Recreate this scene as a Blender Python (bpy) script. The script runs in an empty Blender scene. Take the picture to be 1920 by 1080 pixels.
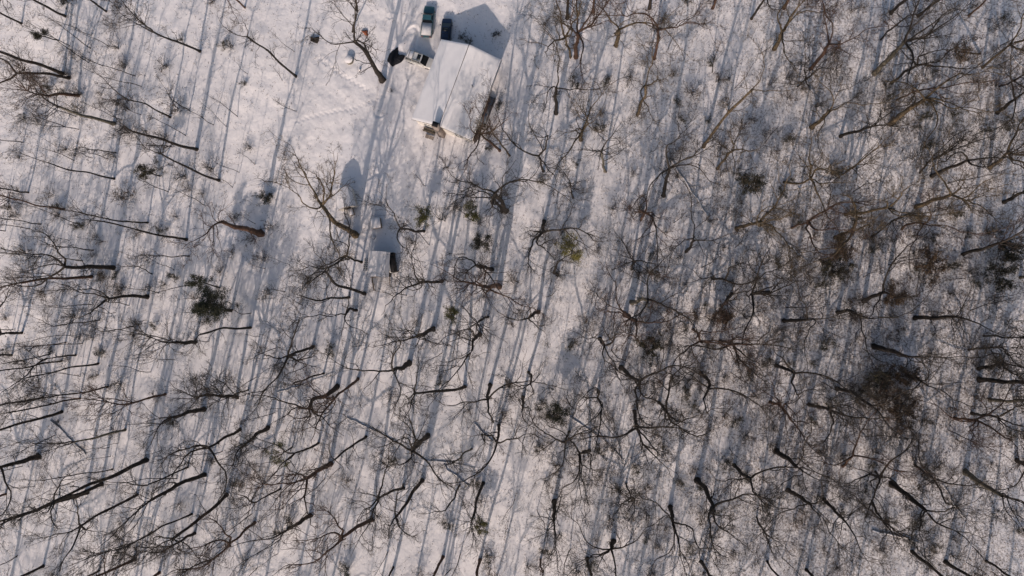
import bpy, math, random
import numpy as np
from mathutils import Vector, Matrix

random.seed(7)
rng = np.random.default_rng(7)
S = bpy.context.scene
COL = S.collection

# ------------------------------------------------------------------ camera
F, H = 1240.0, 112.0            # focal length in photo pixels, height of the drone in metres
NX, NY = 1050.0, 580.0          # where the plumb line meets the picture
n_ = np.array([NX - 960, -(NY - 540), -F]); n_ /= np.linalg.norm(n_)
zc = -n_
yc = np.array([0, 1, 0]) - zc * zc[1]; yc /= np.linalg.norm(yc)
xc = np.cross(yc, zc)
W2C = np.stack([xc, yc, zc], axis=1)      # columns: world x,y,z in camera space
C2W = W2C.T
cam = bpy.data.cameras.new('camera')
cam.sensor_width = 36.0; cam.lens = F * 36 / 1920
cam.clip_start = 0.5; cam.clip_end = 6000
co = bpy.data.objects.new('camera', cam); COL.objects.link(co)
M = Matrix(C2W.tolist()).to_4x4(); M.translation = Vector((0, 0, H))
co.matrix_world = M
S.camera = co

# ------------------------------------------------------------------ light
EL = math.radians(29); AZ = math.radians(192)     # sun low, behind the lower edge of the picture
sund = Vector((math.sin(AZ) * math.cos(EL), math.cos(AZ) * math.cos(EL), math.sin(EL)))
w = bpy.data.worlds.new('World'); S.world = w; w.use_nodes = True
nt = w.node_tree; bg = nt.nodes['Background']
sky = nt.nodes.new('ShaderNodeTexSky'); sky.sky_type = 'NISHITA'; sky.sun_disc = False
sky.sun_elevation = EL; sky.sun_rotation = AZ; sky.air_density = 1.0; sky.dust_density = 3.0
nt.links.new(sky.outputs[0], bg.inputs[0]); bg.inputs[1].default_value = 0.12
sl = bpy.data.lights.new('sun', 'SUN'); sl.energy = 3.4; sl.angle = math.radians(0.5); sl.color = (1, .845, .75)
so = bpy.data.objects.new('sun', sl); COL.objects.link(so)
so.rotation_euler = sund.to_track_quat('Z', 'Y').to_euler(); so.location = (0, -60, 60)
S.view_settings.view_transform = 'Standard'; S.view_settings.look = 'None'
S.view_settings.exposure = 0.0; S.view_settings.gamma = 1
S.cycles.max_bounces = 5; S.cycles.diffuse_bounces = 3

# ------------------------------------------------------------------ helpers
def ground(x, y):
    return (0.35 * np.sin(x * .055 + 1.3) * np.cos(y * .071 + .4) + 0.16 * np.sin(x * .19 + y * .11)
            + 0.09 * np.sin(x * .37 - y * .29 + 2) + .05 * np.sin(x * .9 + 1.7 * np.sin(y * .5)) * np.sin(y * .8))
def P(px, py, z=0.0):
    """point at height z seen at photo pixel (px, py)"""
    d = C2W @ np.array([px - 960, -(py - 540), -F]); t = (z - H) / d[2]
    return np.array([d[0] * t, d[1] * t, z])
def G(px, py):
    p = P(px, py, 0.0); p = P(px, py, float(ground(p[0], p[1]))); return p
def proj(x, y, z=0):
    v = np.stack([x, y, np.zeros_like(x) + z - H]); c = W2C @ v
    return 960 + F * c[0] / -c[2], 540 - F * c[1] / -c[2]

def mat(name, col, rough=.85, noise=None, scale=8, bump=0, metallic=0, spec=.3, coord='Object'):
    m = bpy.data.materials.new(name); m.use_nodes = True
    t = m.node_tree; b = t.nodes['Principled BSDF']
    b.inputs['Roughness'].default_value = rough; b.inputs['Metallic'].default_value = metallic
    b.inputs['Specular IOR Level'].default_value = spec
    b.inputs['Base Color'].default_value = (*col, 1)
    if noise:
        tc = t.nodes.new('ShaderNodeTexCoord'); nz = t.nodes.new('ShaderNodeTexNoise')
        nz.inputs['Scale'].default_value = scale; nz.inputs['Detail'].default_value = 6
        rp = t.nodes.new('ShaderNodeValToRGB')
        rp.color_ramp.elements[0].position = .35; rp.color_ramp.elements[1].position = .68
        rp.color_ramp.elements[0].color = (*col, 1); rp.color_ramp.elements[1].color = (*noise, 1)
        t.links.new(tc.outputs[coord], nz.inputs['Vector']); t.links.new(nz.outputs[0], rp.inputs[0])
        t.links.new(rp.outputs[0], b.inputs['Base Color'])
        if bump:
            bp = t.nodes.new('ShaderNodeBump'); bp.inputs['Strength'].default_value = bump; bp.inputs['Distance'].default_value = .05
            t.links.new(nz.outputs[0], bp.inputs['Height']); t.links.new(bp.outputs[0], b.inputs['Normal'])
    return m

def leafmat(name, cols):
    """per-leaf colour: every leaf is its own mesh island"""
    m = bpy.data.materials.new(name); m.use_nodes = True
    t = m.node_tree; b = t.nodes['Principled BSDF']; b.inputs['Roughness'].default_value = .6
    b.inputs['Specular IOR Level'].default_value = .25
    g = t.nodes.new('ShaderNodeNewGeometry'); rp = t.nodes.new('ShaderNodeValToRGB')
    els = rp.color_ramp.elements
    while len(els) < len(cols): els.new(.5)
    for i, c in enumerate(cols):
        els[i].position = i / (len(cols) - 1); els[i].color = (*c, 1)
    t.links.new(g.outputs['Random Per Island'], rp.inputs[0]); t.links.new(rp.outputs[0], b.inputs['Base Color'])
    return m

def snowmat(name, ground_mode=False):
    m = bpy.data.materials.new(name); m.use_nodes = True
    t = m.node_tree; b = t.nodes['Principled BSDF']; b.inputs['Roughness'].default_value = .75
    b.inputs['Specular IOR Level'].default_value = .2
    L = t.links.new; N = t.nodes.new
    tc = N('ShaderNodeTexCoord'); src = tc.outputs['Object']
    def noise(s, d=5, r=.5):
        q = N('ShaderNodeTexNoise'); q.inputs['Scale'].default_value = s; q.inputs['Detail'].default_value = d
        q.inputs['Roughness'].default_value = r; L(src, q.inputs['Vector']); return q.outputs[0]
    a = noise(.12, 3); r = N('ShaderNodeValToRGB'); L(a, r.inputs[0])
    r.color_ramp.elements[0].position = .35; r.color_ramp.elements[0].color = (.70, .67, .665, 1)
    r.color_ramp.elements[1].position = .7; r.color_ramp.elements[1].color = (.78, .745, .735, 1)
    colr = r.outputs[0]
    if ground_mode:
        # bits of soil, bark and leaf mould showing through thin snow
        f = noise(3.2, 8, .72); mk = noise(.085, 4, .6)
        sx = N('ShaderNodeSeparateXYZ'); L(src, sx.inputs[0])
        mr = N('ShaderNodeMapRange'); L(sx.outputs[0], mr.inputs[0])
        mr.inputs[1].default_value = -45; mr.inputs[2].default_value = 45; mr.inputs[3].default_value = -.075; mr.inputs[4].default_value = .055
        ad = N('ShaderNodeMath'); ad.operation = 'ADD'; L(f, ad.inputs[0]); L(mr.outputs[0], ad.inputs[1])
        m2 = N('ShaderNodeMath'); m2.operation = 'MULTIPLY_ADD'; L(mk, m2.inputs[0]); m2.inputs[1].default_value = .22; L(ad.outputs[0], m2.inputs[2])
        rr = N('ShaderNodeValToRGB'); L(m2.outputs[0], rr.inputs[0])
        rr.color_ramp.elements[0].position = .66; rr.color_ramp.elements[0].color = (0, 0, 0, 1)
        rr.color_ramp.elements[1].position = .76; rr.color_ramp.elements[1].color = (.75, .75, .75, 1)
        mx = N('ShaderNodeMix'); mx.data_type = 'RGBA'; L(rr.outputs[0], mx.inputs[0]); L(colr, mx.inputs[6])
        mx.inputs[7].default_value = (.15, .115, .09, 1); colr = mx.outputs[2]
    L(colr, b.inputs['Base Color'])
    h = noise(.9, 8, .62); bp = N('ShaderNodeBump'); bp.inputs['Strength'].default_value = .55; bp.inputs['Distance'].default_value = .22 if ground_mode else .05
    L(h, bp.inputs['Height']); L(bp.outputs[0], b.inputs['Normal'])
    return m

BARK = mat('bark', (.012, .010, .009), .9, (.042, .033, .026), 3, .6)
BARK_RED = mat('bark_reddish', (.045, .024, .017), .9, (.13, .075, .05), 3, .6)
BARK_PALE = mat('bark_pale', (.07, .06, .045), .9, (.19, .17, .13), 3, .5)
TWIG = mat('twig_bark', (.022, .018, .015), .9, (.055, .044, .035), 2)
GOLD = mat('bark_sunlit_brown', (.028, .021, .015), .9, (.20, .145, .085), 3.2, .7)  # brown bark with warm sunlight painted into its colour
TWIG_GOLD = mat('twig_sunlit_brown', (.03, .023, .016), .9, (.15, .11, .065), 2)  # matching twigs, same sunlit tint painted in
TWIG_RED = mat('twig_reddish', (.04, .024, .018), .9, (.10, .062, .045), 2)
SNOW_G = snowmat('snow_ground', True); SNOW = snowmat('snow_lying')
EVER = leafmat('evergreen_leaf', [(.010, .013, .008), (.022, .027, .014), (.04, .043, .024), (.07, .068, .04)])
OLIVE = leafmat('olive_leaf', [(.05, .05, .018), (.11, .105, .035), (.17, .155, .055)])
YELLOW = leafmat('yellow_green_leaf', [(.10, .095, .02), (.19, .17, .045), (.26, .23, .08)])
LAUREL = leafmat('laurel_leaf', [(.010, .011, .006), (.025, .024, .014), (.05, .045, .026), (.12, .10, .065)])
BROWNL = leafmat('dry_leaf', [(.016, .010, .006), (.050, .031, .018), (.10, .064, .038), (.19, .13, .08)])

class MB:
    def __init__(s): s.v = []; s.f = []; s.n = 0
    def add(s, v, f):
        v = np.asarray(v, float); s.v.append(v)
        s.f.append(np.asarray(f, np.int64) + s.n); s.n += len(v); return s
    def box(s, c, d, R=None, taper=1.0):
        x, y, z = np.array(d) / 2
        v = np.array([[sx * x * (taper if sz > 0 else 1), sy * y * (taper if sz > 0 else 1), sz * z] for sz in (-1, 1) for sx, sy in ((-1, -1), (1, -1), (1, 1), (-1, 1))])
        if R is not None: v = v @ np.array(R).T
        return s.add(v + np.array(c), [[3, 2, 1, 0], [4, 5, 6, 7], [0, 1, 5, 4], [1, 2, 6, 5], [2, 3, 7, 6], [3, 0, 4, 7]])
    def poly(s, pts, thick):
        """closed outline (x,y,z list) extruded downwards"""
        n = len(pts); top = np.array(pts, float); bot = top - [0, 0, thick]
        v = np.vstack([bot, top]); base = s.n; s.v.append(v)
        s.f.append([list(base + np.arange(n)[::-1]), list(base + n + np.arange(n))])
        s.f.append([[base + i, base + (i + 1) % n, base + n + (i + 1) % n, base + n + i] for i in range(n)])
        s.n += 2 * n; return s
    def mesh(s, name, smooth=False):
        me = bpy.data.meshes.new(name)
        V = np.vstack(s.v)
        uni = all(isinstance(f, np.ndarray) and f.ndim == 2 and f.shape[1] == 4 for f in s.f)
        if uni:
            Fq = np.vstack(s.f)
            me.vertices.add(len(V)); me.vertices.foreach_set('co', V.astype(np.float32).ravel())
            me.loops.add(Fq.size); me.loops.foreach_set('vertex_index', Fq.astype(np.int32).ravel())
            me.polygons.add(len(Fq)); me.polygons.foreach_set('loop_start', np.arange(0, Fq.size, 4, dtype=np.int32))
            me.update(calc_edges=True)
        else:
            fs = [list(map(int, q)) for f in s.f for q in f]
            me.from_pydata(V.tolist(), [], fs)
        if smooth: me.polygons.foreach_set('use_smooth', [True] * len(me.polygons))
        me.update(); return me

def link(name, me, m, parent=None, loc=None):
    o = bpy.data.objects.new(name, me); COL.objects.link(o)
    if m and not me.materials: me.materials.append(m)
    if parent is not None: o.parent = parent
    if loc is not None: o.location = loc
    return o
def obj(name, mb, m, parent=None, loc=None, smooth=False): return link(name, mb.mesh(name, smooth), m, parent, loc)
def tag(o, label=None, cat=None, group=None, kind=None):
    if label: o['label'] = label
    if cat: o['category'] = cat
    if group: o['group'] = group
    if kind: o['kind'] = kind
    return o
def empty(name, loc, rz=0):
    o = bpy.data.objects.new(name, None); COL.objects.link(o); o.location = loc; o.rotation_euler = (0, 0, rz)
    o.empty_display_size = .3; return o

def nrm(a): return a / np.maximum(np.linalg.norm(a, axis=-1, keepdims=True), 1e-9)
def tubes(mb, paths, r0, r1, k=3, power=1.0):
    """paths (N,n,3), start and end radius per path"""
    paths = np.asarray(paths, float); N, n, _ = paths.shape
    t = np.gradient(paths, axis=1); t = nrm(t)
    ref = np.where(np.abs(t[..., 2:3]) > .9, np.array([1., 0, 0]), np.array([0, 0, 1.]))
    u = nrm(np.cross(t, ref)); v = np.cross(t, u)
    s = np.linspace(0, 1, n)[None, :] ** power
    r = np.asarray(r0).reshape(-1, 1) * (1 - s) + np.asarray(r1).reshape(-1, 1) * s
    a = np.arange(k) * 2 * math.pi / k
    ring = paths[:, :, None, :] + r[:, :, None, None] * (np.cos(a)[None, None, :, None] * u[:, :, None, :] + np.sin(a)[None, None, :, None] * v[:, :, None, :])
    V = ring.reshape(-1, 3)
    i = np.arange(n - 1)[:, None] * k; j = np.arange(k)[None, :]
    q = np.stack([i + j, i + (j + 1) % k, i + k + (j + 1) % k, i + k + j], -1).reshape(-1, 4)
    Fq = (q[None] + (np.arange(N) * n * k)[:, None, None]).reshape(-1, 4)
    mb.add(V, Fq)

def grow(st, d, ln, n, crook, up, g):
    """crooked paths: N branches of n segments"""
    N = len(st); p = [st]; cur = st; dd = nrm(d)
    for i in range(n):
        dd = nrm(dd + g.normal(0, crook, (N, 3)) + np.array([0, 0, up]))
        cur = cur + dd * (ln / n)[:, None]; p.append(cur)
    return np.stack(p, 1)
def children(paths, ln, rad, m, g, t0=.25, ang=(.5, 1.1), ratio=.5, taper=.75, rr=.5):
    N, n, _ = paths.shape
    idx = np.repeat(np.arange(N), m); t = g.uniform(t0, 1, N * m)
    f = t * (n - 1); i = np.minimum(f.astype(int), n - 2); fr = (f - i)[:, None]
    a, b = paths[idx, i], paths[idx, i + 1]
    st = a * (1 - fr) + b * fr; tg = nrm(b - a)
    rv = g.normal(0, 1, (N * m, 3)); pp = nrm(rv - tg * (rv * tg).sum(1, keepdims=True))
    an = g.uniform(*ang, N * m)[:, None]
    d = tg * np.cos(an) + pp * np.sin(an)
    l = ln[idx] * ratio * (1.1 - .6 * t) * g.uniform(.6, 1.3, N * m)
    r = rad[idx] * (1 - taper * t) * rr
    return st, d, l, r

def crown_mesh(kind, seed):
    g = np.random.default_rng(seed); mb = MB()
    if kind == 'spread':
        m = g.integers(3, 6); az = np.arange(m) * 2 * math.pi / m + g.uniform(0, 1.2, m); tl = g.uniform(.35, 1.2, m)
        d = np.stack([np.cos(az) * np.sin(tl), np.sin(az) * np.sin(tl), np.cos(tl)], 1)
        ln = g.uniform(6.5, 11.5, m); rad = g.uniform(.09, .17, m); st = np.zeros((m, 3))
        p = grow(st, d, ln, 14, .20, .045, g)
        rend = .022
    else:
        m = 1 + g.integers(0, 2); d = np.array([[0, 0, 1.], [.35, .1, .9]])[:m]
        ln = np.array([11., 8])[:m]; rad = np.array([.14, .10])[:m]; st = np.zeros((m, 3))
        p = grow(st, d, ln, 12, .10, .05, g); rend = .02
    tubes(mb, p, rad, np.full(m, rend), 5, .7)
    if kind == 'spread': s1 = children(p, ln, rad, 7, g, .15, (.5, 1.0), .50, .8, .50)
    else: s1 = children(p, ln, rad, 15, g, .0, (.6, 1.1), .40, .8, .45)
    s1 = (s1[0], s1[1], s1[2], np.maximum(s1[3], .022))
    p1 = grow(s1[0], s1[1], s1[2], 9, .21, .04, g); tubes(mb, p1, s1[3], np.full(len(p1), .012), 4)
    s2 = children(p1, s1[2], s1[3], 6, g, .15, (.5, 1.0), .52, .6, .6); s2 = (s2[0], s2[1], s2[2], np.maximum(s2[3], .014))
    p2 = grow(s2[0], s2[1], s2[2], 5, .22, .03, g); tubes(mb, p2, s2[3], np.full(len(p2), .010), 3)
    s3 = children(p2, s2[2], s2[3], 5, g, .15, (.5, .95), .62, .3, .8)
    p3 = grow(s3[0], s3[1], np.maximum(s3[2], .5), 3, .2, .03, g); tubes(mb, p3, np.full(len(p3), .0105), np.full(len(p3), .007), 3)
    return mb.mesh('crown')

def leaves(mb, pts, size, g, flat=0.0):
    N = len(pts); a = g.normal(0, 1, (N, 3)); a[:, 2] *= (1 - flat); a = nrm(a)
    b = g.normal(0, 1, (N, 3)); b[:, 2] *= (1 - flat); b = nrm(b - a * (a * b).sum(1, keepdims=True))
    s = (size * g.uniform(.6, 1.5, N))[:, None]
    V = np.stack([pts - a * s, pts + b * s * .45 - a * s * .1, pts + a * s, pts - b * s * .45 + a * s * .1], 1).reshape(-1, 3)
    mb.add(V, np.arange(4 * N).reshape(-1, 4))

# ------------------------------------------------------------------ the setting
def ground_sheet():
    xs = np.unique(np.round(np.concatenate([[-3000, -900, -300], np.arange(-150, -46, .5), np.arange(-46, -8, .16), np.arange(-8, 131, .5), [300, 900, 3000]]), 3))
    ys = np.unique(np.round(np.concatenate([[-3000, -900, -300], np.arange(-110, -2, .5), np.arange(-2, 53, .18), np.arange(53, 111, .5), [300, 900, 3000]]), 3))
    X, Y = np.meshgrid(xs, ys); Z = ground(X, Y)
    near = (np.abs(X) < 140) & (np.abs(Y) < 110)
    d = np.zeros_like(X); g = np.random.default_rng(11)
    for k in range(26):
        wl = g.uniform(.9, 4.5); an = g.uniform(0, 6.28); d += .0034 * wl ** .8 * np.sin((X * math.cos(an) + Y * math.sin(an)) * 6.28 / wl + g.uniform(0, 6) + 1.2 * np.sin(X * .21 + Y * .17 + k))
    def seg(pts, fn):
        nonlocal d
        w = [P(*q) for q in pts]
        best = np.full(X.shape, 9e9)
        for a, b in zip(w[:-1], w[1:]):
            ab = (b - a)[:2]; t = np.clip(((X - a[0]) * ab[0] + (Y - a[1]) * ab[1]) / (ab @ ab), 0, 1)
            best = np.minimum(best, np.hypot(X - a[0] - t * ab[0], Y - a[1] - t * ab[1]))
        d += fn(best)
    rut = lambda r: (-.13 * np.exp(-((np.abs(r - .8)) / .2) ** 2) + .06 * np.exp(-((np.abs(r - 1.25)) / .22) ** 2) + .05 * np.exp(-(r / .3) ** 2))
    seg([(752, -20), (742, 60), (733, 95), (722, 150), (712, 210)], rut)
    seg([(775, 60), (768, 90), (775, 108)], rut)
    seg([(740, 165), (765, 185), (790, 230), (798, 262), (770, 300), (700, 330), (672, 365)], lambda r: -.07 * np.exp(-(r / .35) ** 2))
    for tr in ([(545, 235), (580, 222), (620, 212), (660, 205), (700, 190), (735, 168)], [(705, 300), (700, 340), (712, 380), (705, 405)], [(672, 385), (680, 430), (690, 470)], [(600, 110), (640, 140), (690, 170)]):
        w = [P(*q) for q in tr]; side = 1
        for a, b in zip(w[:-1], w[1:]):
            L = np.linalg.norm(b - a); u = (b - a) / L
            for k in np.arange(0, L, .45):
                side = -side; c = a + u * k + np.array([-u[1], u[0], 0]) * side * .16
                m = (np.abs(X - c[0]) < .8) & (np.abs(Y - c[1]) < .8); d[m] -= .14 * np.exp(-(((X[m] - c[0]) ** 2 + (Y[m] - c[1]) ** 2) / .03))
    Z = Z + np.where(near, d, 0)
    V = np.stack([X, Y, Z], -1).reshape(-1, 3); nx = len(xs); ny = len(ys)
    i = np.arange(ny - 1)[:, None] * nx; j = np.arange(nx - 1)[None]
    q = np.stack([i + j, i + j + 1, i + nx + j + 1, i + nx + j], -1).reshape(-1, 4)
    mb = MB().add(V, q)
    o = obj('snowy_ground', mb, SNOW_G, smooth=True); tag(o, kind='structure')
ground_sheet()

# ------------------------------------------------------------------ density of the undergrowth (photo regions of thick brush)
BL = [(60, 200, 70, .7), (200, 170, 70, .35), (60, 90, 60, .3), (110, 640, 90, .2), (340, 400, 60, .4), (560, 560, 70, .3), (1660, 745, 70, 3.2), (1600, 720, 110, 1.0), (1580, 500, 80, 1.2), (1740, 490, 90, 1.2), (1870, 500, 90, 1.3), (1250, 690, 130, 1.0), (1480, 560, 150, .8),
      (1520, 950, 160, 1.1), (1300, 950, 150, 1.1), (1400, 760, 160, .8), (1230, 200, 120, .35), (1600, 170, 180, .3), (1780, 260, 160, .25),
      (1400, 345, 60, .9), (1160, 820, 110, .6), (1060, 870, 90, .6), (1850, 900, 130, .9), (1100, 560, 60, .5), (900, 420, 45, .4),
      (1280, 480, 110, .5), (40, 190, 90, .5), (690, 900, 90, .3), (930, 960, 60, .4), (1700, 600, 200, .5), (1000, 560, 50, .4), (1760, 130, 110, .3),
      (300, 340, 60, .12), (640, 560, 120, .12), (200, 760, 160, .12), (880, 780, 80, .25), (1150, 420, 90, .3), (560, 300, 60, .1)]
def dens(px, py):
    d = .13 + .17 / (1 + np.exp(-(px - 1130) / 60)) + .13 / (1 + np.exp((px - 420) / 60))
    for x, y, r, a in BL: d = d + a * .55 * np.exp(-((px - x) ** 2 + (py - y) ** 2) / (2 * r * r))
    for x, y, rx, ry in ((1015, 690, 26, 60), (1050, 630, 24, 45), (1080, 570, 24, 50), (1095, 480, 22, 50), (1125, 400, 25, 40), (990, 740, 16, 40), (980, 830, 20, 120), (1785, 690, 26, 50), (1600, 545, 20, 20), (700, 190, 130, 110)):
        d = d * (1 - (.6 if x == 700 else .9) * np.exp(-(((px - x) / rx) ** 2 + ((py - y) / ry) ** 2)))
    return d
def clump(x, y):
    c = (np.sin(x * .9 + 1.3 * np.sin(y * .7)) * np.sin(y * 1.1 + 1.1 * np.sin(x * .6)) + .7 * np.sin(x * 2.3 + y * 1.7 + 2 * np.sin(y * .9)) * np.sin(y * 2.9 - x * 1.1)
         + .5 * np.sin(x * .31 + 2) * np.sin(y * .27 + 1))
    return np.clip(.40 + .85 * c, 0.03, 2.3)

# ------------------------------------------------------------------ house frame (used also to keep plants out)
def frame_from(pts):  # helper to print
    return pts
HA = P(880, 83, 5.1); HB = P(823, 237, 5.1)         # ridge ends
hu = nrm(HA - HB); hv = np.array([hu[1], -hu[0], 0])   # u up the picture, v to the right
HL = float(np.linalg.norm(HA - HB)); HC = (HA + HB) / 2
HW = 10.9
hang = math.atan2(hu[1], hu[0]) - math.pi / 2
def in_house(x, y, m=1.0):
    dx, dy = x - HC[0], y - HC[1]
    a = dx * hu[0] + dy * hu[1]; b = dx * hv[0] + dy * hv[1]
    return (np.abs(a) < HL / 2 + m) & (np.abs(b) < HW / 2 + m)
KEEP = [(787, 108, 5), (802, 50, 6), (737, 105, 4), (655, 372, 4.5), (718, 492, 5), (707, 418, 2), (688, 495, 2.5), (655, 112, 2), (664, 340, 2)]
KEEPW = [(G(a, b)[0], G(a, b)[1], r) for a, b, r in KEEP]
def blocked(x, y, m=0.0):
    k = in_house(x, y, .8 + m)
    for a, b, r in KEEPW: k = k | (np.hypot(x - a, y - b) < r * .62 + m)
    return k

# ------------------------------------------------------------------ leaf litter and low growth
def litter():
    N = 900000
    x = rng.uniform(-112, 96, N); y = rng.uniform(-72, 66, N)
    px, py = proj(x, y); p = dens(px, py) * clump(x, y) * .56
    k = (rng.random(N) < p) & ~blocked(x, y)
    x, y = x[k], y[k]; z = ground(x, y) + np.abs(rng.normal(0, .16, len(x))) + .02
    mb = MB(); leaves(mb, np.stack([x, y, z], 1), .09, rng, .35)
    tag(obj('leaf_litter', mb, BROWNL), 'dry brown leaves lying thickly over the snow under the trees', 'leaf litter', kind='stuff')
    N = 150000
    x = rng.uniform(-112, 96, N); y = rng.uniform(-72, 66, N); px, py = proj(x, y)
    k = (rng.random(N) < dens(px, py) * np.clip(clump(x + 7, y), .25, 2) * .42) & ~blocked(x, y)
    x, y = x[k], y[k]; n = len(x); st = np.stack([x, y, ground(x, y) - .03], 1)
    d = rng.normal(0, .55, (n, 3)); d[:, 2] = 1
    ln = rng.uniform(.4, 1.7, n); p = grow(st, d, ln, 3, .3, 0, rng)
    mb = MB(); tubes(mb, p, np.full(n, .016), np.full(n, .006), 3)
    ch = children(p, ln, np.full(n, .016), 3, rng, .3, (.4, 1.0), .6, .3, .8)
    p2 = grow(ch[0], ch[1], ch[2], 2, .25, 0, rng); tubes(mb, p2, np.full(len(p2), .010), np.full(len(p2), .006), 3)
    tag(obj('undergrowth', mb, TWIG), 'thin bare brush and seedlings poking up through the snow', 'undergrowth', kind='stuff')
litter()

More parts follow.
